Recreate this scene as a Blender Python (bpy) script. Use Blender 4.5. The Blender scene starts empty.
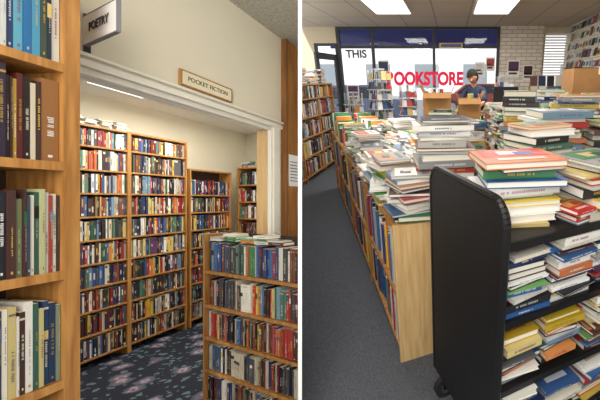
import bpy, bmesh, math, random
from mathutils import Vector, Matrix
random.seed(11)
V = Vector
TH = math.radians(19.4); H = 1.55
CAM = V((0, 0, H))
# the annexe (left shop) sits on its own inclined floor, the main shop is level
RL = Matrix.Translation(CAM) @ Matrix.Rotation(-TH, 4, 'X') @ Matrix.Translation(-CAM)
PL_N = V((0.9139, 0.4058, 0)).normalized()            # partition plane normal, annexe frame
PR_N = (Matrix.Rotation(-TH, 3, 'X') @ PL_N)
DEL = 0.009

def lin(c):
    return tuple(((x / 255) / 12.92 if x / 255 <= 0.04045 else ((x / 255 + 0.055) / 1.055) ** 2.4) for x in c)

# ------------------------------------------------------------------ materials
MATS = {}
def nt(name):
    m = bpy.data.materials.new(name); m.use_nodes = True
    t = m.node_tree; b = t.nodes['Principled BSDF']
    MATS[name] = m
    return m, t, b
def plain(name, col, rough=0.6, metal=0, noise=0.06, scale=12, emis=0):
    m, t, b = nt(name)
    c = lin(col)
    tc = t.nodes.new('ShaderNodeTexCoord'); n = t.nodes.new('ShaderNodeTexNoise'); n.inputs['Scale'].default_value = scale
    r = t.nodes.new('ShaderNodeValToRGB')
    r.color_ramp.elements[0].position = 0.3; r.color_ramp.elements[1].position = 0.7
    r.color_ramp.elements[0].color = tuple(x * (1 - noise) for x in c) + (1,)
    r.color_ramp.elements[1].color = tuple(min(1, x * (1 + noise)) for x in c) + (1,)
    t.links.new(tc.outputs['Object'], n.inputs['Vector']); t.links.new(n.outputs['Fac'], r.inputs['Fac'])
    t.links.new(r.outputs['Color'], b.inputs['Base Color'])
    b.inputs['Roughness'].default_value = rough; b.inputs['Metallic'].default_value = metal
    if emis:
        b.inputs['Emission Color'].default_value = c + (1,); b.inputs['Emission Strength'].default_value = emis
    return m
def wood(name, c1, c2, rough=0.45):
    m, t, b = nt(name)
    tc = t.nodes.new('ShaderNodeTexCoord'); mp = t.nodes.new('ShaderNodeMapping')
    mp.inputs['Scale'].default_value = (30, 30, 2.5)
    n = t.nodes.new('ShaderNodeTexNoise'); n.inputs['Scale'].default_value = 1.6; n.inputs['Detail'].default_value = 6
    r = t.nodes.new('ShaderNodeValToRGB')
    r.color_ramp.elements[0].position = 0.3; r.color_ramp.elements[1].position = 0.72
    r.color_ramp.elements[0].color = lin(c1) + (1,); r.color_ramp.elements[1].color = lin(c2) + (1,)
    t.links.new(tc.outputs['Object'], mp.inputs['Vector']); t.links.new(mp.outputs['Vector'], n.inputs['Vector'])
    t.links.new(n.outputs['Fac'], r.inputs['Fac']); t.links.new(r.outputs['Color'], b.inputs['Base Color'])
    b.inputs['Roughness'].default_value = rough
    return m
m, t, b = nt('book')
a = t.nodes.new('ShaderNodeAttribute'); a.attribute_name = 'Col'
t.links.new(a.outputs['Color'], b.inputs['Base Color']); b.inputs['Roughness'].default_value = 0.45
wood('oak', (144, 94, 42), (192, 140, 76))
wood('oak_light', (194, 154, 98), (222, 190, 136))
wood('oak_dark', (110, 72, 34), (150, 100, 52))
plain('wall_cream', (228, 221, 200), 0.8, noise=0.02, scale=3)
plain('wall_beige', (206, 192, 164), 0.8, noise=0.03, scale=3)
plain('white_paint', (248, 248, 246), 0.5, noise=0.01)
plain('white_trim', (236, 232, 220), 0.5, noise=0.02)
plain('black_metal', (20, 18, 19), 0.42, 0.2, noise=0.15, scale=20)
plain('black_rubber', (30, 30, 32), 0.7)
plain('chrome', (180, 180, 182), 0.3, 1)
plain('dark_frame', (52, 50, 52), 0.5)
plain('sign_frame', (120, 118, 124), 0.5)
plain('navy', (52, 62, 140), 0.8)
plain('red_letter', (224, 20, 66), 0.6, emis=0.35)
plain('text_dark', (70, 62, 54), 0.7)
plain('sign_cream', (232, 222, 192), 0.6)
plain('cardboard', (160, 116, 70), 0.85, noise=0.08)
plain('skin', (196, 142, 112), 0.6)
plain('lips', (170, 96, 88), 0.6)
plain('hair', (34, 26, 22), 0.8)
plain('shirt', (52, 66, 92), 0.85)
plain('trousers', (40, 42, 50), 0.85)
plain('lamp_panel', (255, 255, 248), 0.5, emis=3.0)
plain('car_paint', (74, 84, 104), 0.3, 0.2)
plain('car_paint_red', (110, 50, 48), 0.3, 0.2)
plain('car_glass', (24, 30, 38), 0.15)
plain('asphalt', (104, 106, 110), 0.9)
plain('facade', (222, 223, 224), 0.9, noise=0.02)
plain('facade_window', (126, 134, 140), 0.4)
plain('wire', (204, 204, 204), 0.4, 0.3)
plain('inner_shelf', (60, 44, 30), 0.8)

m, t, b = nt('glass'); t.nodes.remove(b)
tr = t.nodes.new('ShaderNodeBsdfTransparent'); gl = t.nodes.new('ShaderNodeBsdfGlossy'); gl.inputs['Roughness'].default_value = 0.05
mx = t.nodes.new('ShaderNodeMixShader'); mx.inputs[0].default_value = 0.02
t.links.new(tr.outputs[0], mx.inputs[1]); t.links.new(gl.outputs[0], mx.inputs[2])
t.links.new(mx.outputs[0], t.nodes['Material Output'].inputs['Surface'])

# floral carpet
m, t, b = nt('floral_carpet')
tc = t.nodes.new('ShaderNodeTexCoord')
nz = t.nodes.new('ShaderNodeTexNoise'); nz.inputs['Scale'].default_value = 13; nz.inputs['Detail'].default_value = 4
mixv = t.nodes.new('ShaderNodeMix'); mixv.data_type = 'VECTOR'; mixv.inputs[0].default_value = 0.1
t.links.new(tc.outputs['Object'], nz.inputs['Vector'])
t.links.new(tc.outputs['Object'], mixv.inputs[4]); t.links.new(nz.outputs['Color'], mixv.inputs[5])
v1 = t.nodes.new('ShaderNodeTexVoronoi'); v1.inputs['Scale'].default_value = 4.8
t.links.new(mixv.outputs[1], v1.inputs['Vector'])
v2 = t.nodes.new('ShaderNodeTexVoronoi'); v2.inputs['Scale'].default_value = 15
t.links.new(mixv.outputs[1], v2.inputs['Vector'])
r1 = t.nodes.new('ShaderNodeValToRGB'); e = r1.color_ramp
e.interpolation = 'CONSTANT'
e.elements[0].position = 0; e.elements[0].color = lin((112, 62, 78)) + (1,)
e.elements[1].position = 0.10; e.elements[1].color = lin((142, 134, 142)) + (1,)
k = e.elements.new(0.19); k.color = lin((98, 84, 98)) + (1,)
k = e.elements.new(0.27); k.color = lin((62, 76, 92)) + (1,)
k = e.elements.new(0.33); k.color = lin((20, 24, 38)) + (1,)
r2 = t.nodes.new('ShaderNodeValToRGB'); e = r2.color_ramp; e.interpolation = 'CONSTANT'
e.elements[0].position = 0; e.elements[0].color = lin((84, 106, 112)) + (1,)
e.elements[1].position = 0.30; e.elements[1].color = lin((20, 24, 40)) + (1,)
t.links.new(v1.outputs['Distance'], r1.inputs['Fac']); t.links.new(v2.outputs['Distance'], r2.inputs['Fac'])
lt = t.nodes.new('ShaderNodeMath'); lt.operation = 'LESS_THAN'; lt.inputs[1].default_value = 0.36
t.links.new(v1.outputs['Distance'], lt.inputs[0])
mc = t.nodes.new('ShaderNodeMix'); mc.data_type = 'RGBA'
t.links.new(lt.outputs[0], mc.inputs[0]); t.links.new(r2.outputs['Color'], mc.inputs[6]); t.links.new(r1.outputs['Color'], mc.inputs[7])
t.links.new(mc.outputs[2], b.inputs['Base Color']); b.inputs['Roughness'].default_value = 0.95
m = plain('grey_carpet', (80, 83, 90), 0.95, noise=0.35, scale=150)
plain('ceiling_speckle', (184, 180, 168), 0.9, noise=0.25, scale=60)
plain('ceiling_white', (240, 238, 230), 0.9, noise=0.02)
m, t, b = nt('ceiling_tiles')
tc = t.nodes.new('ShaderNodeTexCoord'); br = t.nodes.new('ShaderNodeTexBrick'); br.offset = 0
br.inputs['Scale'].default_value = 1; br.inputs['Brick Width'].default_value = 0.61; br.inputs['Row Height'].default_value = 1.22
br.inputs['Mortar Size'].default_value = 0.012
br.inputs['Color1'].default_value = lin((190, 180, 164)) + (1,); br.inputs['Color2'].default_value = lin((184, 174, 158)) + (1,)
br.inputs['Mortar'].default_value = lin((146, 138, 126)) + (1,)
t.links.new(tc.outputs['Object'], br.inputs['Vector']); t.links.new(br.outputs['Color'], b.inputs['Base Color']); b.inputs['Roughness'].default_value = 0.9
m, t, b = nt('white_brick')
tc = t.nodes.new('ShaderNodeTexCoord'); mp = t.nodes.new('ShaderNodeMapping'); mp.inputs['Rotation'].default_value = (math.radians(-90), 0, 0)
br = t.nodes.new('ShaderNodeTexBrick')
br.inputs['Scale'].default_value = 1; br.inputs['Brick Width'].default_value = 0.22; br.inputs['Row Height'].default_value = 0.075
br.inputs['Mortar Size'].default_value = 0.008
br.inputs['Color1'].default_value = lin((232, 222, 208)) + (1,); br.inputs['Color2'].default_value = lin((212, 200, 184)) + (1,)
br.inputs['Mortar'].default_value = lin((176, 166, 154)) + (1,)
t.links.new(tc.outputs['Object'], mp.inputs['Vector']); t.links.new(mp.outputs['Vector'], br.inputs['Vector'])
t.links.new(br.outputs['Color'], b.inputs['Base Color']); b.inputs['Roughness'].default_value = 0.85

# ------------------------------------------------------------------ mesh builder
class MB:
    def __init__(s, side='R'):
        s.v = []; s.f = []; s.c = []; s.m = []; s.mats = []; s.side = side
    def mi(s, mat):
        if mat not in s.mats: s.mats.append(mat)
        return s.mats.index(mat)
    def poly(s, pts, mat='book', col=(.5, .5, .5)):
        i = len(s.v); s.v += [tuple(p) for p in pts]; s.f.append(list(range(i, i + len(pts)))); s.c.append(col); s.m.append(s.mi(mat))
    def box(s, o, a, b, c, mat='book', col=(.5, .5, .5), cols=None):
        o, a, b, c = V(o), V(a), V(b), V(c); i = len(s.v)
        s.v += [tuple(p) for p in (o, o + a, o + a + b, o + b, o + c, o + a + c, o + a + b + c, o + b + c)]
        fs = [(0, 3, 2, 1), (4, 5, 6, 7), (0, 4, 7, 3), (1, 2, 6, 5), (0, 1, 5, 4), (3, 7, 6, 2)]
        flip = a.cross(b).dot(c) < 0; k = s.mi(mat)
        for j, f in enumerate(fs):
            f = [i + x for x in f]
            s.f.append(f[::-1] if flip else f); s.c.append(cols.get(j, col) if cols else col); s.m.append(k)
    def abox(s, x0, x1, y0, y1, z0, z1, mat='book', col=(.5, .5, .5)):
        s.box((x0, y0, z0), (x1 - x0, 0, 0), (0, y1 - y0, 0), (0, 0, z1 - z0), mat, col)
    def prism(s, pts, ext, mat, col=(.5, .5, .5)):
        ext = V(ext); p = [V(q) for q in pts]; n = len(p)
        s.poly(p[::-1], mat, col); s.poly([q + ext for q in p], mat, col)
        for j in range(n):
            s.poly([p[j], p[(j + 1) % n], p[(j + 1) % n] + ext, p[j] + ext], mat, col)
    def cyl(s, p0, p1, r, mat, col=(.5, .5, .5), n=12, r1=None):
        p0, p1 = V(p0), V(p1); d = (p1 - p0).normalized(); r1 = r if r1 is None else r1
        x = d.orthogonal().normalized(); y = d.cross(x)
        A = [p0 + (x * math.cos(2 * math.pi * j / n) + y * math.sin(2 * math.pi * j / n)) * r for j in range(n)]
        B = [p1 + (x * math.cos(2 * math.pi * j / n) + y * math.sin(2 * math.pi * j / n)) * r1 for j in range(n)]
        s.poly(A[::-1], mat, col); s.poly(B, mat, col)
        for j in range(n): s.poly([A[j], A[(j + 1) % n], B[(j + 1) % n], B[j]], mat, col)
    def make(s, name, clip=True, parent=None, bevel=0, recalc=False):
        me = bpy.data.meshes.new(name); me.from_pydata(s.v, [], s.f)
        for mt in s.mats: me.materials.append(MATS[mt])
        me.polygons.foreach_set('material_index', s.m)
        at = me.color_attributes.new('Col', 'FLOAT_COLOR', 'CORNER')
        for p, c in zip(me.polygons, s.c):
            for li in p.loop_indices: at.data[li].color = (c[0], c[1], c[2], 1)
        if clip or recalc:
            bm = bmesh.new(); bm.from_mesh(me)
            if recalc:
                bmesh.ops.remove_doubles(bm, verts=bm.verts, dist=1e-5); bmesh.ops.recalc_face_normals(bm, faces=bm.faces)
            if clip:
                g = bm.verts[:] + bm.edges[:] + bm.faces[:]
                if s.side == 'L':
                    bmesh.ops.bisect_plane(bm, geom=g, plane_co=CAM - PL_N * DEL, plane_no=PL_N, clear_outer=True)
                else:
                    bmesh.ops.bisect_plane(bm, geom=g, plane_co=CAM + PR_N * DEL, plane_no=PR_N, clear_inner=True)
            bm.to_mesh(me); bm.free()
        if not me.vertices: return None
        xs = [v.co for v in me.vertices]
        lo = V([min(c[i] for c in xs) for i in range(3)]); hi = V([max(c[i] for c in xs) for i in range(3)])
        cen = V(((lo.x + hi.x) / 2, (lo.y + hi.y) / 2, lo.z))
        me.transform(Matrix.Translation(-cen))
        ob = bpy.data.objects.new(name, me); bpy.context.scene.collection.objects.link(ob)
        M = Matrix.Translation(cen)
        if s.side == 'L': M = RL @ M
        ob.matrix_world = M
        if bevel:
            md = ob.modifiers.new('b', 'BEVEL'); md.width = bevel; md.segments = 2; md.limit_method = 'ANGLE'
        if parent:
            bpy.context.view_layer.update()
            ob.parent = parent; ob.matrix_parent_inverse = parent.matrix_world.inverted()
        return ob

def text(name, s, size, o, r, up, mat, side='R', parent=None, align='CENTER', bold=0.0):
    r, up = V(r).normalized(), V(up).normalized(); n = r.cross(up)
    cu = bpy.data.curves.new(name, 'FONT'); cu.body = s; cu.size = size; cu.align_x = align; cu.align_y = 'CENTER'; cu.extrude = 0.001; cu.offset = bold
    cu.materials.append(MATS[mat])
    ob = bpy.data.objects.new(name, cu); bpy.context.scene.collection.objects.link(ob)
    M = Matrix(((r.x, up.x, n.x, o[0]), (r.y, up.y, n.y, o[1]), (r.z, up.z, n.z, o[2]), (0, 0, 0, 1)))
    if side == 'L': M = RL @ M
    ob.matrix_world = M
    if parent:
        bpy.context.view_layer.update()
        ob.parent = parent; ob.matrix_parent_inverse = parent.matrix_world.inverted()
    return ob

def C(*l): return [lin(x) for x in l]
PAGE = lin((216, 206, 182))
P_MIX = C((224, 220, 208), (206, 198, 180), (38, 38, 42), (26, 28, 44), (150, 30, 32), (190, 44, 36), (34, 64, 120), (48, 96, 150), (40, 90, 64), (214, 178, 60), (216, 192, 116), (120, 66, 40), (88, 44, 88), (200, 108, 50), (110, 140, 160), (70, 70, 76), (20, 20, 24), (228, 222, 206), (60, 30, 32), (80, 120, 100), (230, 228, 222), (26, 44, 84))
P_DARK = C((24, 24, 28), (20, 26, 46), (60, 28, 26), (120, 26, 28), (34, 56, 48), (76, 48, 34), (180, 172, 156), (36, 42, 80), (140, 108, 56), (30, 30, 34), (80, 80, 84), (16, 16, 20), (130, 54, 36), (206, 194, 170), (48, 76, 110))
P_BLUE = C((40, 110, 160), (70, 150, 180), (30, 60, 110), (210, 212, 208), (20, 40, 70), (120, 170, 180), (40, 44, 52), (180, 186, 180))
P_WARM = C((60, 28, 22), (204, 190, 160), (130, 84, 48), (24, 22, 24), (130, 60, 44), (216, 208, 190), (50, 34, 60), (160, 124, 80))
P_LIGHT = C((226, 222, 208), (210, 204, 186), (180, 172, 144), (50, 66, 90), (220, 216, 204), (116, 124, 92), (70, 44, 40), (34, 36, 44), (190, 174, 120), (140, 150, 150))
P_WHITE = C((240, 238, 232), (230, 226, 218), (216, 214, 208), (200, 196, 186), (116, 144, 170), (184, 58, 48), (56, 88, 126), (232, 228, 220), (208, 178, 90), (240, 240, 238), (90, 92, 96))
P_BRIGHT = C((228, 224, 212), (218, 188, 60), (56, 128, 80), (200, 48, 42), (236, 234, 226), (104, 156, 90), (40, 92, 156), (224, 136, 50), (234, 230, 220), (44, 44, 50), (150, 150, 150), (96, 56, 46))

def mixc(a, b, k): return tuple(x * (1 - k) + y * k for x, y in zip(a, b))
def contrast(c):
    l = sum(c) / 3
    t_ = random.choice(C((230, 222, 200), (214, 178, 80), (236, 236, 234))) if l < 0.25 else random.choice(C((40, 40, 46), (130, 32, 34), (30, 50, 96)))
    return mixc(c, t_, random.uniform(.4, .85))
def shade(c):
    k = random.uniform(0.7, 1.06); g = sum(c) / 3; d = random.uniform(-.05, .15)
    return tuple(max(0.003, min(1, (x * (1 - d) + g * d) * k)) for x in c)

def one_book(mb, o, u, v, th, h, D, col, detail=2):
    up = V((0, 0, 1))
    mb.box(o, u * (th - 0.0012), v * D, up * h, 'book', col, cols={1: PAGE})
    f = o - v * 0.0008
    k = contrast(col)
    def strip(x0, x1, z0, z1, c):
        mb.poly([f + u * (th * x0) + up * (h * z0), f + u * (th * x1) + up * (h * z0), f + u * (th * x1) + up * (h * z1), f + u * (th * x0) + up * (h * z1)], 'book', c)
    q = random.random()
    if detail == 1:
        if q < .6:
            z0 = random.uniform(.2, .5); strip(.3, .68, z0, z0 + random.uniform(.12, .4), k)
        if q > .7: strip(.02, .93, .82, .93, shade(random.choice(P_MIX)))
        if q < .2: strip(.02, .93, .04, .16, shade(random.choice(P_MIX)))
    else:
        if q < .22:                       # coloured label block on the spine
            z0 = random.uniform(.5, .7); strip(.03, .92, z0, z0 + random.uniform(.1, .22), shade(random.choice(P_MIX)))
        if q < .85:
            z = random.uniform(.15, .45); z1 = z + random.uniform(.22, .5); z1 = min(z1, .9)
            a0 = random.uniform(.28, .42); a1 = 1 - a0; st_ = random.uniform(.010, .026); f = o - v * .0012
            while z < z1:
                dz = st_ * random.uniform(.7, 1.2)
                if random.random() > .2: strip(a0 + random.uniform(0, .08), a1, z, z + dz * .6, k)
                z += dz
        if random.random() < .45: strip(.36, .62, .05, .08, k)
        if random.random() < .2: strip(.02, .93, .9, .925, k)

def bookrow(mb, o, u, v, L, Hm, D, pal, th=(.012, .034), first=(), hr=(.76, .98), detail=2, dj=.02, fill=1.0):
    """books standing with spines towards -v, laid from the far end (o+u*L) back to o"""
    o, u, v = V(o), V(u), V(v); x = L; i = 0
    stop = L * (1 - fill)
    run = 0; rc = None
    while True:
        if i < len(first): t_, h_, c_ = first[i]
        else:
            if run > 0: run -= 1; t_, h_, c0 = rc; c_ = c0; t_ *= random.uniform(.85, 1.15)
            else:
                t_ = random.uniform(*th) * random.choice((.75, 1, 1, 1.2)); h_ = Hm * random.uniform(*hr); c_ = shade(random.choice(pal))
                if random.random() < .1: run = random.randint(1, 3); rc = (t_, h_, c_)
        i += 1; x -= t_
        if x < stop: break
        one_book(mb, o + u * x + v * random.uniform(0, dj), u, v, t_, h_, D * random.uniform(.85, 1), c_, detail)

def flat_book(mb, c, p, q, w, l, t_, col, rot=0, spine=0, decor=False):
    """book lying flat: centre-bottom c, p = spine direction, q = across"""
    cs, sn = math.cos(rot), math.sin(rot)
    p, q = p * cs + q * sn, q * cs - p * sn
    up = V((0, 0, 1)); ct = min(.003, t_ * .15)
    o = c - p * (w / 2) - q * (l / 2)
    mb.box(o, p * w, q * l, up * ct, 'book', col)
    mb.box(o + up * (t_ - ct), p * w, q * l, up * (ct - 0.0005), 'book', col)
    pg = mixc(PAGE, lin((232, 230, 222)), random.random())
    mb.box(o + p * .004 + q * .003 + up * ct, p * (w - .008), q * (l - .006), up * (t_ - 2 * ct), 'book', pg)
    so = o if spine == 0 else o + q * (l - .003)
    mb.box(so + up * (ct * .5), p * w, q * .003, up * (t_ - ct), 'book', col)
    k = contrast(col)
    n = -q * .0008 if spine == 0 else q * .0008
    s0 = so + n if spine == 0 else so + q * .003 + n
    x = w * random.uniform(.15, .35); x1 = w * random.uniform(.6, .85)
    while x < x1:
        dx = w * random.uniform(.02, .035)
        if random.random() > .15: mb.poly([s0 + p * x + up * t_ * .36, s0 + p * (x + dx * .7) + up * t_ * .36, s0 + p * (x + dx * .7) + up * t_ * .64, s0 + p * x + up * t_ * .64], 'book', k)
        x += dx
    if decor:
        z = up * (t_ + .0006)
        def r(a0, a1, b0, b1, cc, dz):
            mb.poly([o + p * w * a0 + q * l * b0 + z + up * dz, o + p * w * a1 + q * l * b0 + z + up * dz, o + p * w * a1 + q * l * b1 + z + up * dz, o + p * w * a0 + q * l * b1 + z + up * dz], 'book', cc)
        r(.08, .92, .42, .92, shade(random.choice(P_BRIGHT)), 0); r(.2, .8, .16, .3, k, 0.0003); r(.3, .6, .55, .8, shade(random.choice(P_MIX)), .0004); r(.5, .75, .5, .72, shade(random.choice(P_BRIGHT)), .0007)

def stack(mb, x, y, z0, z1, w, l, yaw, pal, th=(.012, .036), jit=.14, shrink=0, spine=0, off=.014):
    p = V((math.cos(yaw), math.sin(yaw), 0)); q = V((-math.sin(yaw), math.cos(yaw), 0)); z = z0
    dx = random.uniform(-.012, .012); dy = random.uniform(-.012, .012)
    while z < z1 - .008:
        t_ = min(random.uniform(*th), z1 - z)
        f = (z - z0) / max(.01, z1 - z0)
        ww = w * random.uniform(.72, 1); ll = l * random.uniform(.72, 1)
        c = shade(random.choice(pal))
        last = z + t_ >= z1 - .008
        if last and random.random() < .5: c = shade(random.choice(P_BRIGHT))
        flat_book(mb, V((x + dx * f + random.uniform(-off, off), y + dy * f + random.uniform(-off, off), z)), p, q, ww, ll, t_, c, random.uniform(-jit, jit), spine if random.random() < .62 else 1 - spine, last)
        z += t_

UP = V((0, 0, 1))
def bookcase(name, side, o, u, v, L, D, zt, boards, post=.03, bt=.025, mat='oak', back=True, mid=(), backmat='inner_shelf', lip=0.0, clip=True):
    mb = MB(side); o, u, v = V(o), V(u), V(v)
    z0 = o.z
    mb.box(o, u * post, v * D, UP * (zt - z0), mat); mb.box(o + u * (L - post), u * post, v * D, UP * (zt - z0), mat)
    for mm in mid: mb.box(o + u * (mm - post / 2) + v * .002, u * post, v * (D - .002), UP * (zt - z0 - .002), mat)
    for z in boards:
        mb.box(o + u * post + v * .004 + UP * (z - bt - z0), u * (L - 2 * post), v * (D - .004), UP * bt, mat)
        if lip: mb.box(o + u * post + v * .001 + UP * (z - bt - lip - z0), u * (L - 2 * post), v * .015, UP * (bt + lip), mat)
    if back: mb.box(o + v * D, u * L, v * .01, UP * (zt - z0), backmat or mat)
    return mb.make(name, clip=clip)

# ================================================================== LEFT: annexe
a = V((.1427, .9898, 0)); n = V((.9898, -.1427, 0)); bb = V((.902, -.432, 0)).normalized(); bn = V((.432, .902, 0)).normalized()
W0 = V((-1.499, 1.385, 0)); HD = 2.10; HC = 2.80
def W(t_, off=0, z=0): return W0 + a * t_ + n * off + UP * z
mb = MB('L')
mb.box(W(-1.4, -.12, 0), a * 1.1, n * .12, UP * HC, 'wall_cream')
mb.box(W(-.3, -.12, HD), a * 1.47, n * .12, UP * (HC - HD), 'wall_cream')
mb.box(W(1.17, -.12, 0), a * .9, n * .12, UP * HC, 'wall_cream')
mb.make('wall_left')
mb = MB('L')
mb.box(W(-.3, 0, HD - .005), a * 1.60, n * .014, UP * .03, 'white_trim')
mb.box(W(-.3, 0, HD + .036), a * 1.64, n * .022, UP * .014, 'white_trim')
mb.box(W(-.3, -.12, HD - .03), a * 1.47, n * .035, UP * .03, 'white_trim')
mb.box(W(-.3, -.05, HD - .03), a * 1.47, n * .035, UP * .03, 'white_trim')
mb.box(W(1.165, .0, 0), a * .07, n * .014, UP * (HD - .005), 'white_trim')
mb.box(W(1.150, -.12, 0), a * .02, n * .09, UP * (HD - .03), 'oak_light')
mb.box(W(1.150, -.03, 0), a * .02, n * .03, UP * (HD - .03), 'white_trim')
mb.make('trim_1', bevel=.003)
mb = MB('L'); mb.box(W(1.275, .001, 0), a * .5, n * .035, UP * (HC - .002), 'oak'); mb.box(W(1.265, .001, 0), a * .02, n * .045, UP * (HC - .002), 'oak_dark'); mb.make('trim_2')
mb = MB('L'); mb.box(W(1.305, .038, 1.66), a * .2, n * .003, UP * .25, 'white_paint')
for i in range(7): mb.box(W(1.32, .0412, 1.70 + i * .025), a * .10, n * .0006, UP * .006, 'text_dark')
mb.make('paper_notice')
mb = MB('L')
mb.box(W(.413, .001, 2.16), a * .35, n * .015, UP * .085, 'oak')
mb.box(W(.423, .016, 2.168), a * .33, n * .002, UP * .069, 'sign_cream')
sg = mb.make('pocket_fiction_sign', bevel=.002)
text('lettering', 'POCKET FICTION', .034, W(.588, .0185, 2.203), a, UP, 'text_dark', 'L', sg)
mb = MB('L')
so = W(0.0, .0, 2.18)
mb.box(so, bb * .285, bn * .012, UP * .115, 'white_paint')
mb.box(so - bn * .001 - UP * .004, bb * .285, bn * .014, UP * .004, 'sign_frame')
mb.box(so + UP * .115 - bn * .001, bb * .285, bn * .014, UP * .004, 'sign_frame')
mb.box(so + bb * .285 - bn * .001, bb * .003, bn * .014, UP * .119, 'sign_frame')
mb.box(so - UP * .03 - bb * .002 + n * .002, bb * .008, bn * .02, UP * .16, 'dark_frame')
sg = mb.make('poetry_sign')
text('lettering', 'POETRY', .046, so + bb * .145 - bn * .003 + UP * .058, bb, UP, 'text_dark', 'L', sg, bold=.001)
mb = MB('L'); mb.abox(-5.5, 1, -.6, 7, -.05, 0, 'floral_carpet'); mb.make('floor')
mb = MB('L')
mb.box(W(-3.0, -.0, HC), a * 5.8, n * 3.2, UP * .05, 'ceiling_speckle'); mb.make('ceiling')
mb = MB('L')
mb.box(W(-3.5, -.12, 2.6), a * 8, n * -3.2, UP * .05, 'ceiling_white'); mb.make('ceiling')
Q0 = V((-3.32, 3.01, 0))
def Q(t_, off=0, z=0): return Q0 + a * t_ + n * off + UP * z
mb = MB('L'); mb.box(Q(-3.2, -.42, 0), a * 7.5, n * .1, UP * 2.6, 'wall_cream'); mb.make('wall_back')
mb = MB('L'); mb.box(V((-4.2, 5.9, 0)), bb * 4.8, bn * .1, UP * 2.6, 'wall_cream'); mb.make('wall_end')
pit = .218
bds = [0.09 + pit * i for i in range(10)]
units = [(-.30, .44, 2.24), (.44, 1.08, 2.24), (1.12, 1.76, 1.93)]
for (t0, t1, zt) in units:
    bl = [z for z in bds if z < zt - .1]
    bookcase('bookcase', 'L', Q(t0), a, -n, t1 - t0, .18, zt, bl + [zt], post=.018, bt=.016, mat='oak')
    mb = MB('L')
    for i, z in enumerate(bl):
        Hm = min(.19, zt - z - .03)
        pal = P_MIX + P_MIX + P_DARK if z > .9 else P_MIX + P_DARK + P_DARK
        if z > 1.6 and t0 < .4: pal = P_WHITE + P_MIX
        x = .02; L = t1 - t0 - .04
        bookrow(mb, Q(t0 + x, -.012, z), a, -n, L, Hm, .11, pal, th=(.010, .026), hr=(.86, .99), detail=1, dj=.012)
    if zt > 2.1 and t0 < 0:
        for k in range(6):
            stack(mb, *(Q(t0 + .08 + k * .12, -.09)[:2]), zt, zt + random.uniform(.05, .11), .12, .16, math.atan2(a.y, a.x), P_WHITE, th=(.015, .028), spine=1)
    mb.make('shelved_books')
o4 = V((-3.12, 4.95, 0))
bookcase('bookcase', 'L', o4, bb, bn, 1.2, .2, 2.02, [.09 + .24 * i for i in range(8)] + [2.02], post=.025, bt=.02, mid=(.45,))
mb = MB('L')
for i in range(8): bookrow(mb, o4 + bb * .03 + bn * .01 + UP * (.09 + .24 * i), bb, bn, 1.14, .2, .12, P_DARK + P_MIX, th=(.012, .03), detail=1)
for k in range(6): stack(mb, *((o4 + bb * (.1 + k * .17) + bn * .1)[:2]), 2.02, 2.02 + random.uniform(.05, .12), .15, .13, math.atan2(bb.y, bb.x), P_MIX)
mb.make('shelved_books')
def lamp_fixture(side, c, u_, v_, wu, wv, z, name='ceiling_light'):
    mb = MB(side); u_, v_ = V(u_), V(v_); c = V(c); o = V((c.x, c.y, z - .03)) - u_ * wu / 2 - v_ * wv / 2
    mb.box(o, u_ * wu, v_ * wv, UP * .028, 'white_trim'); mb.box(o + u_ * .02 + v_ * .02 - UP * .004, u_ * (wu - .04), v_ * (wv - .04), UP * .006, 'lamp_panel')
    return mb.make(name, clip=True)
lamp_fixture('L', (-3.02, 3.15, 0), a, n, .5, .22, 2.6)
lamp_fixture('L', (-2.6, 4.4, 0), a, n, 1.2, .2, 2.6)
o6 = V((-1.824, 2.5, 0))
bookcase('low_bookcase', 'L', o6, bb, bn, 1.3, .17, 1.30, [.09, .315, .55, .785, 1.035], post=.022, bt=.02, mat='oak', lip=.002)
mb = MB('L')
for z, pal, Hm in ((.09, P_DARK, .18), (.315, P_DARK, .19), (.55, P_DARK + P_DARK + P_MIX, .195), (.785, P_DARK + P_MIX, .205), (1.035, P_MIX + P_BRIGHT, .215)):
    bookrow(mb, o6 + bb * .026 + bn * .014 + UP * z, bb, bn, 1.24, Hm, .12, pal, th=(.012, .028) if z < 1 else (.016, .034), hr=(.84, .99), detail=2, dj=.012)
for k in range(5):
    c = o6 + bb * (.1 + .16 * k) + bn * .09
    stack(mb, c.x, c.y, 1.251, 1.251 + .03 + .03 * (k % 2), .15, .11, math.atan2(bb.y, bb.x), P_BRIGHT, th=(.015, .022), jit=.2)
mb.make('shelved_books')
F0 = V((-1.274, 1.168, 0)); o7 = F0 - a * .9
FB = [.12, .60, .955, 1.315, 1.675, 2.0, 2.38]
bookcase('oak_bookcase', 'L', o7, a, -n, .9, .24, 2.40, FB, post=.043, bt=.026, mat='oak', lip=.002)
mb = MB('L')
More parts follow.
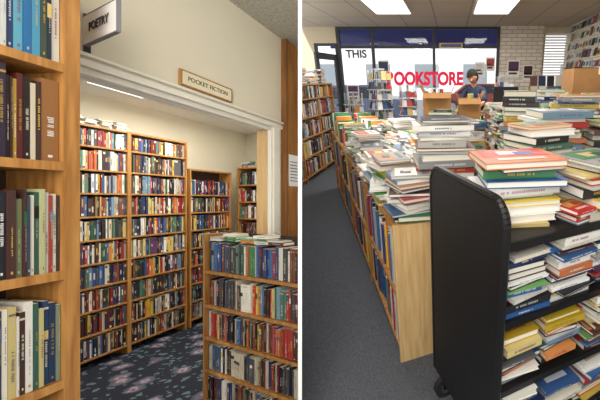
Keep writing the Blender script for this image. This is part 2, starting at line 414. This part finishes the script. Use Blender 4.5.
rows = {
 2.0: (P_BLUE, [(.022, .3, lin((196, 196, 186))), (.012, .27, lin((30, 44, 60))), (.016, .28, lin((60, 70, 60))), (.02, .29, lin((70, 140, 170))), (.018, .28, lin((36, 100, 150))), (.02, .3, lin((90, 155, 176)))]),
 1.675: (P_WARM, [(.045, .265, lin((140, 96, 56))), (.014, .25, lin((60, 40, 36))), (.012, .24, lin((194, 184, 160))), (.016, .255, lin((34, 22, 26))), (.014, .26, lin((84, 28, 28))), (.01, .24, lin((170, 140, 56)))]),
 1.315: (P_LIGHT, [(.008, .25, lin((60, 50, 50))), (.01, .255, lin((206, 202, 188))), (.008, .25, lin((150, 60, 50))), (.012, .26, lin((210, 206, 192))), (.012, .27, lin((170, 174, 130))), (.012, .26, lin((50, 80, 70))), (.01, .25, lin((200, 196, 180)))]),
 .955: (P_LIGHT, [(.008, .25, lin((120, 130, 110))), (.018, .26, lin((34, 52, 80))), (.014, .27, lin((38, 60, 92))), (.012, .25, lin((180, 170, 116))), (.012, .27, lin((52, 84, 74))), (.018, .28, lin((212, 210, 200)))]),
 .60: (P_MIX, []), .12: (P_MIX, []),
}
for z, (pal, first) in rows.items():
    bookrow(mb, o7 + a * .05 - n * .012 + UP * z, a, -n, .806, .28, .16, pal, th=(.006, .018), first=first, hr=(.84, 1), detail=2, dj=.008)
mb.make('shelved_books')

# partition between the two shops
mb = MB('L')
pd = V((-.4441, 1, 0)).normalized(); st = V((-.4441 * 1.5, 1.5, 0))
mb.box(st - PL_N * .0079, pd * 6.2, PL_N * .0158, UP * 3.3, 'white_paint')
mb.make('wall_partition', clip=False)

# ================================================================== RIGHT: main shop (level)
YB = 8.0; CH = 2.62
mb = MB(); mb.abox(-4, 4, -1.2, YB, -.05, 0, 'grey_carpet'); mb.make('floor')
mb = MB(); mb.abox(-4.2, 2.6, -1.6, YB, CH, CH + .05, 'ceiling_tiles'); mb.make('ceiling')
mb = MB()
mb.abox(-3.9, -2.95, YB, YB + .15, 0, CH, 'wall_beige')
mb.abox(-2.45, 1.05, YB, YB + .15, 0, .6, 'wall_beige')
mb.abox(1.95, 2.02, YB, YB + .15, 0, CH, 'wall_beige'); mb.abox(2.02, 2.5, YB, YB + .15, 0, 1.2, 'wall_beige'); mb.abox(2.02, 2.5, YB, YB + .15, 2.5, CH, 'wall_beige')
mb.make('wall_front')
mb = MB(); mb.abox(1.05, 1.95, YB - .12, YB + .15, 0, CH, 'white_brick'); mb.make('wall_brick_pier')
mb = MB(); mb.abox(2.5, 2.6, -1.2, YB + .15, 0, CH, 'wall_cream'); mb.make('wall_right')
mb = MB()
for x in (-2.45, -1.72, -.40, .99): mb.abox(x, x + .06, YB, YB + .08, .6, CH, 'dark_frame')
mb.abox(-2.39, 1.0, YB + .01, YB + .07, .6, .66, 'dark_frame'); mb.abox(-2.39, 1.0, YB + .01, YB + .07, 2.2, 2.25, 'dark_frame'); mb.abox(-2.39, 1.0, YB + .01, YB + .07, CH - .05, CH, 'dark_frame')
mb.abox(-2.39, 1.0, YB + .035, YB + .04, .66, CH - .05, 'glass')
win = mb.make('window_1')
mb = MB(); mb.abox(2.02, 2.5, YB + .06, YB + .07, 1.2, 2.5, 'glass')
for z in (1.2, 2.46): mb.abox(2.02, 2.5, YB + .03, YB + .09, z, z + .04, 'white_trim')
for i in range(22): mb.abox(2.03, 2.49, YB + .02, YB + .045, 1.25 + i * .055, 1.275 + i * .055, 'white_trim')
mb.make('window_2')
mb = MB()
mb.prism([(-2.9, YB + .2, 2.70), (-2.9, YB + .95, 2.42), (-2.9, YB + .95, 2.27), (-2.9, YB + .93, 2.27), (-2.9, YB + .93, 2.41), (-2.9, YB + .2, 2.68)], (4.4, 0, 0), 'navy')
for i in range(5): mb.cyl((-2.8 + i * 1.05, YB + .10, 2.30), (-2.8 + i * 1.05, YB + .92, 2.37), .012, 'wire')
aw = mb.make('awning', recalc=True, parent=win)
txt = text('bookstore_window_lettering', 'BOOKSTORE', .37, (-.58, YB - .015, 1.57), (1, 0, 0), UP, 'red_letter', bold=.018)
txt.scale = (.78, 1, 1)
text('fascia_lettering', 'THIS', .22, (-2.05, YB - .015, 2.08), (1, 0, 0), UP, 'dark_frame', bold=.008)
mb = MB(); mb.abox(-.25, .25, YB - .04, YB - .01, 2.20, 2.30, 'book', lin((220, 190, 60))); mb.abox(-.22, .22, YB - .045, YB - .04, 2.22, 2.28, 'book', lin((60, 80, 160))); mb.make('open_sign')
# posters taped in the window and on the brick
def poster(x, z, w_, h_, y=YB - .012, c=None):
    mb = MB(); mb.abox(x, x + w_, y, y + .003, z, z + h_, 'white_trim')
    mb.abox(x + .02, x + w_ - .02, y - .001, y, z + h_ * .35, z + h_ - .03, 'book', shade(c or random.choice(P_MIX)))
    mb.abox(x + .03, x + w_ - .05, y - .001, y, z + .05, z + .09, 'text_dark'); mb.abox(x + .03, x + w_ - .08, y - .001, y, z + .12, z + .15, 'text_dark')
    mb.make('poster')
poster(-2.32, 1.1, .26, .36); poster(-1.60, 1.62, .24, .34); poster(.52, 1.62, .22, .3); poster(.76, 1.74, .2, .28, c=lin((190, 50, 44))); poster(-1.62, .95, .3, .4)
poster(1.22, 1.62, .26, .34, YB - .125); poster(1.56, 1.55, .22, .32, YB - .125)
mb = MB()
mb.abox(-2.95, -2.9, YB, YB + .1, 0, 2.3, 'dark_frame'); mb.abox(-2.5, -2.46, YB, YB + .1, 0, 2.3, 'dark_frame'); mb.abox(-2.9, -2.5, YB, YB + .1, 2.25, 2.3, 'dark_frame'); mb.abox(-2.95, -2.46, YB, YB + .1, 2.3, CH, 'wall_beige')
do = V((-2.5, YB - .03, .02)); du = V((-.18, -.98, 0)).normalized(); dv = V((du.y, -du.x, 0)) * -.04
for (x0, x1, z0, z1) in ((0, .09, 0, 2.05), (.76, .85, 0, 2.05), (.09, .76, 0, .25), (.09, .76, 1.93, 2.05)):
    mb.box(do + du * x0 + UP * z0, du * (x1 - x0), dv, UP * (z1 - z0), 'dark_frame')
mb.box(do + du * .09 + UP * .25 + dv * .4, du * .67, dv * .1, UP * 1.68, 'glass')
mb.box(do + du * .09 + UP * .98 + dv * -.6, du * .67, dv * .5, UP * .05, 'chrome')
mb.make('door_1')
for cx in (-.95, .66):
    lamp_fixture('R', (cx, 5.75, 0), (1, 0, 0), (0, 1, 0), .6, 1.22, CH)
    lamp_fixture('R', (cx, 3.0, 0), (1, 0, 0), (0, 1, 0), .6, 1.22, CH)

# outside
mb = MB(); mb.abox(-30, 30, YB + .15, 60, -.1, 0, 'asphalt'); mb.make('ground_street')
mb = MB(); mb.abox(-30, 30, 30, 34, 0, 4.6, 'facade')
for i in range(12): mb.abox(-23 + i * 4, -21 + i * 4, 29.95, 30, 1, 2.8, 'facade_window')
mb.make('building')
def car(cx, cy, mat):
    mb = MB()
    prof = [(-2.1, .3), (-2.12, .7), (-1.9, .88), (-1.25, .95), (-.7, 1.38), (.75, 1.4), (1.35, .98), (2.0, .9), (2.1, .65), (2.08, .3)]
    mb.prism([(cx + p[0], cy, p[1]) for p in prof], (0, 1.7, 0), mat)
    mb.prism([(cx + p[0], cy - .01, p[1]) for p in [(-1.1, .96), (-.64, 1.32), (0, 1.33), (0, .96)]], (0, .01, 0), 'car_glass')
    mb.prism([(cx + p[0], cy - .01, p[1]) for p in [(.06, .96), (.06, 1.33), (.7, 1.33), (1.2, .98)]], (0, .01, 0), 'car_glass')
    for x in (-1.35, 1.3):
        mb.cyl((cx + x, cy - .04, .33), (cx + x, cy + .2, .33), .33, 'black_rubber', n=24); mb.cyl((cx + x, cy - .06, .33), (cx + x, cy - .03, .33), .19, 'chrome', n=20)
        mb.cyl((cx + x, cy + 1.5, .33), (cx + x, cy + 1.72, .33), .33, 'black_rubber', n=24)
    mb.make('car', recalc=True)
car(-3.6, 12.2, 'car_paint'); car(1.4, 17, 'car_paint_red')

xs = -2.25
bookcase('bookcase', 'R', (xs, 4.3, 0), V((0, 1, 0)), V((-1, 0, 0)), 2.5, .28, 1.5, [.1, .4, .7, 1.0, 1.28, 1.5], post=.03, bt=.022, mat='oak', mid=(.85, 1.7))
mb = MB()
for z in (.1, .4, .7, 1.0, 1.28):
    bookrow(mb, V((xs - .02, 4.34, z)), V((0, 1, 0)), V((-1, 0, 0)), 2.42, .2 if z > 1.2 else .25, .18, P_MIX, th=(.02, .045), detail=1)
for k in range(8): stack(mb, xs - .14, 4.6 + k * .27, 1.5, 1.5 + random.uniform(.05, .28), .2, .2, 0, P_MIX)
mb.make('shelved_books')

l = V((-.389, .921, 0)).normalized(); lc = V((.921, .389, 0)).normalized(); R0 = V((-.29, 1.55, 0)); RW = .58; RLn = 3.7; TZ = .86
mb = MB()
mb.box(R0, l * .025, lc * RW, UP * (TZ + .0), 'oak_light'); mb.box(R0 + l * (RLn - .025), l * .025, lc * RW, UP * TZ, 'oak')
for i in range(1, 4): mb.box(R0 + l * (i * RLn / 4), l * .025, lc * RW, UP * (TZ - .02), 'oak')
for z in (.08, .44, TZ): mb.box(R0 + l * .025 + lc * .006 + UP * (z - .025), l * (RLn - .05), lc * (RW - .012), UP * .025, 'oak')
mb.box(R0 + lc * (RW / 2) + l * .03, l * (RLn - .06), lc * .012, UP * (TZ - .03), 'oak_dark')
mb.make('double_sided_bookcase')
mb = MB()
for i in range(4):
    for z in (.08, .44):
        bookrow(mb, R0 + l * (i * RLn / 4 + .03) + lc * .01 + UP * z, l, lc, RLn / 4 - .04, .35, .2, P_BRIGHT + P_MIX, th=(.015, .045), detail=2 if i < 2 else 1, dj=.03)
mb.make('shelved_books')
mb = MB()
yl = math.atan2(l.y, l.x)
s = .14
while s < 1.95:
    for c, w in ((.12, .24), (.40, .25)):
        P = R0 + l * (s + random.uniform(-.02, .02)) + lc * (c + random.uniform(-.015, .02))
        if c > .3 and s < .45: continue
        zt = TZ + (random.uniform(.06, .31) if c < .3 else random.uniform(.16, .44))
        if s < .3: zt = TZ + .24
        stack(mb, P.x, P.y, TZ, zt, .24, w * .95, yl, P_WHITE + P_WHITE + P_BRIGHT, th=(.006, .028), jit=.3, off=.028)
    s += .25
s = 2.03
while s < 3.4:
    for c in (.02, .30):
        bookrow(mb, R0 + l * s + lc * c + UP * TZ, l, lc, random.uniform(.34, .5), .29, .2, P_BRIGHT, th=(.012, .035), detail=1, hr=(.55, 1))
    s += .55
P = R0 + l * .22 + lc * .36
stack(mb, P.x, P.y, TZ, 1.36, .34, .27, .12, P_WHITE + P_WHITE + P_BRIGHT, th=(.014, .04), jit=.16, off=.02)
mb.make('book_piles')

def table(x0, x1, y0, y1, z):
    mb = MB(); mb.abox(x0, x1, y0, y1, z - .03, z, 'oak')
    mb.abox(x0 + .04, x1 - .04, y0 + .04, y0 + .06, z - .12, z - .03, 'oak'); mb.abox(x0 + .04, x1 - .04, y1 - .06, y1 - .04, z - .12, z - .03, 'oak')
    for x in (x0 + .03, x1 - .09):
        for y in (y0 + .03, y1 - .09): mb.abox(x, x + .06, y, y + .06, 0, z - .03, 'oak')
    mb.abox(x0 + .05, x1 - .05, y0 + .06, y1 - .06, .15, .18, 'oak')
    return mb.make('display_table')
table(.32, 1.75, 1.85, 3.1, .86)
table(-.25, 1.9, 3.25, 4.5, .9)
mb = MB()
def st(x, y, z1, w=.27, l_=.2, yaw=0, pal=None, z0=.86, **k): stack(mb, x, y, z0, z1, w, l_, yaw, pal or (P_BRIGHT + P_MIX + P_WHITE), off=.022, jit=.2, **k)
st(.60, 1.99, 1.39, .36, .25, .06, th=(.02, .045)); st(.46, 2.28, 1.49, .27, .2, -.1); st(.95, 2.02, 1.33, .3, .24, .1)
st(.84, 2.36, 1.46, .3, .24, 0); st(1.28, 2.1, 1.40, .3, .24, .1); st(1.2, 2.45, 1.44); st(.5, 2.62, 1.42); st(.82, 2.72, 1.38); st(1.5, 2.6, 1.48); st(1.15, 2.82, 1.46); st(1.58, 2.2, 1.3); st(.5, 2.92, 1.34); st(.84, 2.98, 1.48, .24)
mb.make('book_piles')
mb = MB()
for ix in range(7):
    for iy in range(5):
        x = -.1 + ix * .3; y = 3.38 + iy * .25
        if -.35 < x < .5 and y > 3.7: continue
        if 1.0 < x < 1.75 and y < 3.8: continue
        if random.random() < .6: stack(mb, x, y, .9, .9 + random.uniform(.08, .42), .25, .19, random.uniform(-.3, .3), P_BRIGHT + P_WHITE)
        else: bookrow(mb, V((x - .12, y - .07, .9)), V((1, 0, 0)), V((0, 1, 0)), .25, .27, .16, P_BRIGHT + P_MIX, detail=1)
mb.make('book_piles')

def cbox(x0, x1, y0, y1, z0, z1, fill=True, flaps=True):
    mb = MB(); w = .006
    mb.abox(x0, x1, y0, y1, z0, z0 + w, 'cardboard')
    mb.abox(x0, x1, y0, y0 + w, z0, z1, 'cardboard'); mb.abox(x0, x1, y1 - w, y1, z0, z1, 'cardboard'); mb.abox(x0, x0 + w, y0 + w, y1 - w, z0, z1, 'cardboard'); mb.abox(x1 - w, x1, y0 + w, y1 - w, z0, z1, 'cardboard')
    if flaps:
        mb.box((x0, y0, z1), (x1 - x0, 0, 0), (0, -.07, -.05), (0, .004, .003), 'cardboard'); mb.box((x0, y0, z1), (0, y1 - y0, 0), (-.04, 0, .08), (.004, 0, .003), 'cardboard')
        mb.box((x1, y0, z1), (0, y1 - y0, 0), (.04, 0, .08), (.004, 0, -.003), 'cardboard')
    else:
        mb.abox(x0, x1, y0, y1, z1 - w, z1, 'cardboard'); mb.abox((x0 + x1) / 2 - .02, (x0 + x1) / 2 + .02, y0 - .001, y1, z1 - .06, z1 + .001, 'sign_cream')
    if fill: bookrow(mb, V((x0 + .01, y0 + .02, z0 + .06)), V((1, 0, 0)), V((0, 1, 0)), x1 - x0 - .02, z1 - z0 + .0, .15, P_BRIGHT, detail=1)
    mb.make('cardboard_box')
cbox(-.30, .00, 3.80, 4.12, .9, 1.42); cbox(.08, .32, 3.80, 4.12, .9, 1.36)
cbox(1.14, 1.62, 3.28, 3.66, .9, 1.28, False, False); cbox(1.12, 1.6, 3.3, 3.64, 1.28, 1.66, False, False)

# black book cart
P1 = V((-.086, 1.367, 0)); P2 = V((.152, .895, 0)); cu = (P2 - P1).normalized(); cl = V((-cu.y, cu.x, 0)); cw = (P2 - P1).length; CL = .66
if cl.x < 0: cl = -cl
def roundpanel(o, u_, w, z0, z1, r, nseg=8):
    pts = [o + UP * z0, o + u_ * w + UP * z0]
    for i in range(nseg + 1):
        an = i / nseg * math.pi / 2; pts.append(o + u_ * (w - r + r * math.cos(an)) + UP * (z1 - r + r * math.sin(an)))
    for i in range(nseg + 1):
        an = math.pi / 2 + i / nseg * math.pi / 2; pts.append(o + u_ * (r + r * math.cos(an)) + UP * (z1 - r + r * math.sin(an)))
    return pts
mb = MB()
for off in (0, CL - .02):
    pts = roundpanel(P1 + cl * off, cu, cw, .16, 1.22, .075)
    mb.prism(pts, cl * .02, 'black_metal')
    for j in range(1, len(pts) - 1):
        mb.cyl(pts[j] + cl * .01, pts[j + 1] + cl * .01, .014, 'black_metal', n=8)
    mb.cyl(pts[-1] + cl * .01, pts[0] + cl * .01, .014, 'black_metal', n=8)
for z in (.22, .50, .80, 1.09):
    mb.box(P1 + cl * .02 + cu * .01 + UP * (z - .015), cl * (CL - .04), cu * (cw - .02), UP * .015, 'black_metal')
    mb.box(P1 + cl * .02 + cu * (cw - .015) + UP * (z - .03), cl * (CL - .04), cu * .01, UP * .029, 'black_metal')
for uo in (.05, cw - .05):
    for vo in (.04, CL - .05):
        c = P1 + cu * uo + cl * vo
        mb.cyl(c + UP * .12, c + UP * .17, .02, 'chrome'); mb.cyl(c + UP * .062 - cu * .014, c + UP * .062 + cu * .014, .062, 'black_rubber', n=24)
        mb.cyl(c + UP * .062 - cu * .017, c + UP * .062 + cu * .017, .03, 'chrome', n=16)
        mb.box(c - cu * .022 - cl * .02 + UP * .06, cu * .004, cl * .04, UP * .07, 'black_metal'); mb.box(c + cu * .018 - cl * .02 + UP * .06, cu * .004, cl * .04, UP * .07, 'black_metal'); mb.box(c - cu * .022 - cl * .02 + UP * .128, cu * .044, cl * .04, UP * .004, 'black_metal')
mb.make('book_cart', bevel=0, recalc=False)
mb = MB()
yc = math.atan2(cl.y, cl.x)
PC = P_WHITE + P_BRIGHT + P_MIX
for zi, (z, zt) in enumerate(((.22, .47), (.50, .775), (.80, 1.065))):
    for k in range(3):
        for u_ in (cw - .13, .13):
            P = P1 + cl * (.125 + k * .205) + cu * (u_ + random.uniform(-.012, .02))
            stack(mb, P.x, P.y, z, zt - (0, .07, .03)[(k + zi) % 3] - random.uniform(0, .03), .205, .25, yc, PC, th=(.006, .032), jit=.12, off=.012)
def ct(s_, u_, z1, w, l_, dy, pal=PC, z0=1.09, **kk):
    P = P1 + cl * s_ + cu * u_; stack(mb, P.x, P.y, z0, z1, w, l_, yc + dy, pal, **kk)
ct(.18, cw - .20, 1.285, .28, .22, -.3, th=(.012, .036), off=.02)
P = P1 + cl * .18 + cu * (cw - .20)
flat_book(mb, V((P.x, P.y, 1.286)), cl, -cu, .28, .21, .022, lin((196, 104, 50)), -.25, 1, True)
ct(.49, cw - .13, 1.29, .27, .24, .05, off=.02); ct(.13, .10, 1.16, .19, .18, 0, P_WHITE); ct(.44, .13, 1.38, .26, .2, 0, P_BRIGHT + P_MIX)
ct(.345, cw - .06, 1.15, .1, .11, .1, P_WHITE, th=(.01, .02))
mb.make('book_piles')

def spinner(x, y, zt, w=.15, pal=P_BRIGHT):
    mb = MB()
    mb.cyl((x, y, 0), (x, y, .03), .28, 'wire', n=24); mb.cyl((x, y, .03), (x, y, zt), .018, 'wire')
    mb.cyl((x, y, zt), (x, y, zt + .02), .1, 'wire', n=16)
    ro = random.uniform(0, .7)
    for k in range(4):
        an = ro + k * math.pi / 2; d = V((math.cos(an), math.sin(an), 0)); e_ = V((-d.y, d.x, 0)); c = V((x, y, 0)) + d * .13
        for s_ in (-1, 0, 1): mb.cyl(c + e_ * s_ * w + UP * .35, c + e_ * s_ * w + UP * zt, .006, 'wire', n=6)
        z = .4
        while z < zt - .1:
            mb.box(c - e_ * w + UP * z, e_ * 2 * w, d * .05, UP * .012, 'wire')
            for s_ in (-1, -.33, .33):
                if random.random() < .8: mb.box(c + e_ * (s_ * w + .01) + d * .02 + UP * (z + .008), e_ * (w * .6), d * .012, UP * random.uniform(.09, .13) - d * .015, 'book', shade(random.choice(pal + P_WHITE)))
            z += .165
    mb.make('spinner_rack')
spinner(-1.25, 6.3, 1.72, pal=P_MIX); spinner(-.85, 7.0, 1.45); spinner(1.02, 6.9, 1.62, pal=P_WHITE); spinner(-2.05, 7.45, 1.3); spinner(-.35, 6.5, 1.4, pal=P_MIX)

mb = MB()
mb.abox(-.1, 2.1, 5.0, 5.5, .98, 1.02, 'oak_light'); mb.abox(-.06, 2.06, 5.05, 5.46, 0, .98, 'oak')
for i in range(4): mb.abox(0 + i * .53, .45 + i * .53, 5.03, 5.05, .12, .9, 'oak_dark')
mb.make('sales_counter')
mb = MB()
mb.abox(.62, .98, 5.2, 5.23, 1.16, 1.46, 'black_rubber'); mb.abox(.77, .83, 5.23, 5.27, 1.04, 1.3, 'black_rubber'); mb.abox(.7, .9, 5.16, 5.34, 1.02, 1.04, 'black_rubber')
mb.make('computer_monitor')
mb = MB()
for i in range(4):
    mb.abox(1.15, 2.05, 5.1 + .07 * i, 5.16 + .07 * i, 1.02, 1.05 + .14 * i, 'oak')
    for k in range(7): mb.box((1.17 + k * .125, 5.1 + .07 * i, 1.05 + .14 * i), (.105, 0, 0), (0, .006, 0), (0, .03, .14), 'book', shade(random.choice(P_BRIGHT + P_MIX + P_WHITE)))
mb.make('card_display')
# cash register
mb = MB()
mb.prism([(1.0, 5.05, 1.02), (1.0, 5.35, 1.02), (1.0, 5.35, 1.26), (1.0, 5.24, 1.26), (1.0, 5.05, 1.12)], (.14, 0, 0), 'black_rubber')
mb.abox(1.02, 1.12, 5.30, 5.33, 1.26, 1.36, 'dark_frame')
mb.make('cash_register')
mb = MB()
for k in range(3): stack(mb, .02 + k * .13, 5.2, 1.02, 1.02 + random.uniform(.1, .26), .12, .2, random.uniform(-.1, .1), P_MIX)
mb.make('book_piles')

bookcase('bookcase', 'R', (2.2, 4.4, 0), V((0, 1, 0)), V((1, 0, 0)), 3.2, .28, 1.35, [.1, .42, .74, 1.05, 1.35], post=.03, bt=.022, mat='oak_light', mid=(1.1, 2.1))
mb = MB()
for z in (.1, .42, .74, 1.05): bookrow(mb, V((2.22, 4.44, z)), V((0, 1, 0)), V((1, 0, 0)), 3.12, .25, .18, P_BRIGHT + P_MIX, th=(.02, .045), detail=1)
mb.make('shelved_books')
mb = MB()
z = 1.42
while z < 2.5:
    mb.abox(2.46, 2.499, 4.8, 7.9, z - .015, z, 'white_trim')
    y = 4.85
    while y < 7.8:
        h = random.uniform(.11, .145)
        cc = shade(random.choice(P_WHITE + P_WHITE + P_BRIGHT))
        mb.box((2.465, y, z), (0, .11, 0), (.008, 0, 0), (.02, 0, h), 'book', cc)
        mb.poly([(2.463 + .004, y + .02, z + .03), (2.463 + .004, y + .09, z + .03), (2.463 + .015, y + .09, z + h - .03), (2.463 + .015, y + .02, z + h - .03)], 'book', shade(random.choice(P_MIX)))
        y += .145
    z += .175
mb.make('greeting_card_rack')
mb = MB(); mb.cyl((2.50, 5.95, 2.42), (2.44, 5.95, 2.42), .15, 'dark_frame', n=28); mb.cyl((2.44, 5.95, 2.42), (2.435, 5.95, 2.42), .125, 'white_paint', n=28)
mb.abox(2.430, 2.4345, 5.945, 5.955, 2.42, 2.52, 'dark_frame'); mb.abox(2.430, 2.4345, 5.95, 6.02, 2.415, 2.425, 'dark_frame'); mb.make('wall_clock')

# ------------------------------------------------------------------ person behind the counter
def skin_obj(name, verts, edges, radii, mats, root=0, sub=2, parent=None):
    me = bpy.data.meshes.new(name); me.from_pydata(verts, edges, []); me.materials.append(MATS[mats])
    ob = bpy.data.objects.new(name, me); bpy.context.scene.collection.objects.link(ob)
    md = ob.modifiers.new('s', 'SKIN'); md.use_smooth_shade = True
    sk = me.skin_vertices[0].data
    for i, r in enumerate(radii):
        rr = r if isinstance(r, tuple) else (r, r); sk[i].radius = rr; sk[i].use_root = (i == root)
    sb = ob.modifiers.new('d', 'SUBSURF'); sb.levels = sub; sb.render_levels = sub
    if parent: ob.parent = parent
    return ob
per = bpy.data.objects.new('person', None); bpy.context.scene.collection.objects.link(per); per.location = (.52, 6.55, 0); per.rotation_euler = (0, 0, math.radians(-25))
try:
    tv = [(0, 0, .95), (-.005, -.03, 1.10), (-.01, -.09, 1.25), (-.02, -.16, 1.38), (-.02, -.20, 1.44),
          (-.19, -.16, 1.38), (-.25, -.27, 1.20), (.15, -.16, 1.38), (.21, -.27, 1.19)]
    te = [(0, 1), (1, 2), (2, 3), (3, 4), (3, 5), (5, 6), (3, 7), (7, 8)]
    skin_obj('shirt', tv, te, [(.16, .11), (.15, .105), (.165, .11), (.13, .09), (.06, .06), .06, .048, .06, .048], 'shirt', 0, 2, per)
    skin_obj('trousers', [(0, 0, .98), (0, 0, .90), (-.09, 0, .84), (-.10, -.01, .48), (-.10, .02, .09), (.09, 0, .84), (.10, -.01, .48), (.10, .02, .09)],
             [(0, 1), (1, 2), (2, 3), (3, 4), (1, 5), (5, 6), (6, 7)], [(.15, .11), (.14, .11), .085, .065, .05, .085, .065, .05], 'trousers', 1, 2, per)
    for sx in (-1, 1): skin_obj('shoe', [(sx * .10, .05, .045), (sx * .10, -.06, .04), (sx * .11, -.17, .032)], [(0, 1), (1, 2)], [.045, .042, .032], 'black_rubber', 0, 2, per)
    for sx, e_, w_ in ((-1, (-.25, -.27, 1.20), (-.18, -.46, 1.10)), (1, (.21, -.27, 1.19), (.13, -.46, 1.10))):
        skin_obj('forearm', [e_, tuple((V(e_) + V(w_)) / 2), w_, tuple(V(w_) + V((-sx * .01, -.07, -.01)))], [(0, 1), (1, 2), (2, 3)], [.042, .036, .026, (.035, .018)], 'skin', 0, 2, per)
        for k in range(4):
            b0 = V(w_) + V((-.03 + .02 * k, -.08, -.01)); L_ = (.06, .072, .068, .052)[k]
            skin_obj('finger', [tuple(b0), tuple(b0 + V((0, -L_ * .55, -.005))), tuple(b0 + V((0, -L_, -.03)))], [(0, 1), (1, 2)], [.009, .0085, .007], 'skin', 0, 1, per)
        b0 = V(w_) + V((-sx * .03, -.03, -.01)); skin_obj('thumb', [tuple(b0), tuple(b0 + V((-sx * .03, -.035, -.01))), tuple(b0 + V((-sx * .035, -.06, -.02)))], [(0, 1), (1, 2)], [.012, .01, .008], 'skin', 0, 1, per)
    skin_obj('neck', [(-.02, -.19, 1.42), (-.02, -.25, 1.53)], [(0, 1)], [.055, .05], 'skin', 0, 2, per)
    def blob(name, mat, c, s_, rot=(0, 0, 0), fn=None, seg=24):
        bm = bmesh.new(); bmesh.ops.create_uvsphere(bm, u_segments=seg, v_segments=seg // 2 + 4, radius=1)
        if fn:
            for v_ in bm.verts: v_.co = fn(v_.co.copy())
        for f in bm.faces: f.smooth = True
        me = bpy.data.meshes.new(name); bm.to_mesh(me); bm.free(); me.materials.append(MATS[mat])
        ob = bpy.data.objects.new(name, me); bpy.context.scene.collection.objects.link(ob)
        ob.parent = per; ob.location = c; ob.scale = s_; ob.rotation_euler = rot; return ob
    hc = V((-.025, -.285, 1.60)); rt = (math.radians(38), math.radians(-6), math.radians(-20))
    RM = Matrix.Rotation(rt[2], 3, 'Z') @ Matrix.Rotation(rt[1], 3, 'Y') @ Matrix.Rotation(rt[0], 3, 'X')
    def hf(c):
        if c.z < 0: c.x *= 1 + .28 * c.z; c.y *= 1 + .1 * c.z
        if c.y < -.6 and abs(c.x) < .18 and -.25 < c.z < .15: c.y -= .16 * (1 - abs(c.x) / .18)
        return c
    blob('head', 'skin', hc, (.077, .098, .118), rt, hf, 32)
    def off(x, y, z): return hc + RM @ V((x, y, z))
    def hh(c):
        if c.y < -.15 and c.z < .42: c.z = .42 + (c.z - .42) * .1; 
        if c.y < -.15 and c.z <= .42: c.x *= .97
        return c
    blob('hair', 'hair', off(0, .012, .014), (.092, .114, .126), rt, hh)
    for sx in (-1, 1):
        blob('eye', 'white_paint', off(sx * .03, -.088, .005), (.011, .007, .007), rt, None, 12); blob('iris', 'hair', off(sx * .03, -.095, .005), (.005, .003, .005), rt, None, 12)
        blob('ear', 'skin', off(sx * .080, -.01, -.005), (.012, .02, .03), rt, None, 12)
    blob('mouth', 'lips', off(0, -.088, -.055), (.022, .006, .006), rt, None, 12)
except Exception as ex:
    print('PERSON ERR', ex)
# back-counter shelf the assistant is working at
mb = MB(); mb.abox(.1, .95, 5.85, 6.15, 1.02, 1.05, 'oak'); mb.abox(.12, .93, 5.87, 6.13, .05, 1.02, 'oak_dark'); mb.abox(.14, .91, 5.88, 6.12, 0, .05, 'oak_dark')
mb.make('back_counter')

# ================================================================== lights
def area(name, side, loc, size, power, col=(1, .95, .86), rot=(0, 0, 0), sy=None):
    ld = bpy.data.lights.new(name, 'AREA'); ld.energy = power; ld.color = col; ld.size = size
    if sy: ld.shape = 'RECTANGLE'; ld.size_y = sy
    ob = bpy.data.objects.new(name, ld); bpy.context.scene.collection.objects.link(ob)
    M = Matrix.Translation(loc) @ (Matrix.Rotation(rot[2], 4, 'Z') @ Matrix.Rotation(rot[1], 4, 'Y') @ Matrix.Rotation(rot[0], 4, 'X'))
    ob.matrix_world = (RL @ M) if side == 'L' else M
    return ob
area('sign_fill_light', 'L', (-2.5, 3.6, 2.54), 1.0, 36, (1, .95, .85))
area('sign_fill_light', 'L', (-2.75, 2.4, 2.54), .7, 11, (1, .95, .85))
area('sign_fill_light', 'L', (-.6, .1, 2.7), 1.0, 28, (1, .93, .82), rot=(math.radians(25), 0, 0))  # added fill without a fixture, brightens the poetry sign and partition edge
area('front_fill_light', 'L', (-.3, -.9, 2.0), 1.2, 36, (1, .95, .88), rot=(math.radians(95), 0, math.radians(22)))  # added unseen fill behind the camera, lifts header wall, sign and ceiling
for cx in (-.95, .66):
    area('sign_fill_light', 'R', (cx, 5.75, CH - .05), .55, 26, (1, .98, .94), sy=1.2)
    area('sign_fill_light', 'R', (cx, 3.0, CH - .05), .55, 24, (1, .98, .94), sy=1.2)
area('sign_fill_light', 'R', (1.2, .2, CH - .05), .6, 10, (1, .98, .94), sy=1.2)  # added fill near the camera to light the cart, no fixture here
sl = bpy.data.lights.new('sun', 'SUN'); sl.energy = 6; sl.angle = .05; so_ = bpy.data.objects.new('sun', sl); bpy.context.scene.collection.objects.link(so_)
so_.rotation_euler = (math.radians(35), 0, math.radians(-8)); so_.location = (0, 10, 12)
w = bpy.data.worlds.new('World'); bpy.context.scene.world = w; w.use_nodes = True
bg = w.node_tree.nodes['Background']; bg.inputs[0].default_value = (.97, .98, 1, 1); bg.inputs[1].default_value = 1.1

cd = bpy.data.cameras.new('camera'); cam = bpy.data.objects.new('camera', cd); bpy.context.scene.collection.objects.link(cam)
cam.location = CAM; cam.rotation_euler = (math.pi / 2 - TH, 0, 0)
cd.sensor_width = 36; cd.sensor_fit = 'HORIZONTAL'; cd.lens = 36 * 340 / 600; cd.shift_x = -151 / 600; cd.clip_start = .05
bpy.context.scene.camera = cam
bpy.context.scene.view_settings.view_transform = 'Standard'
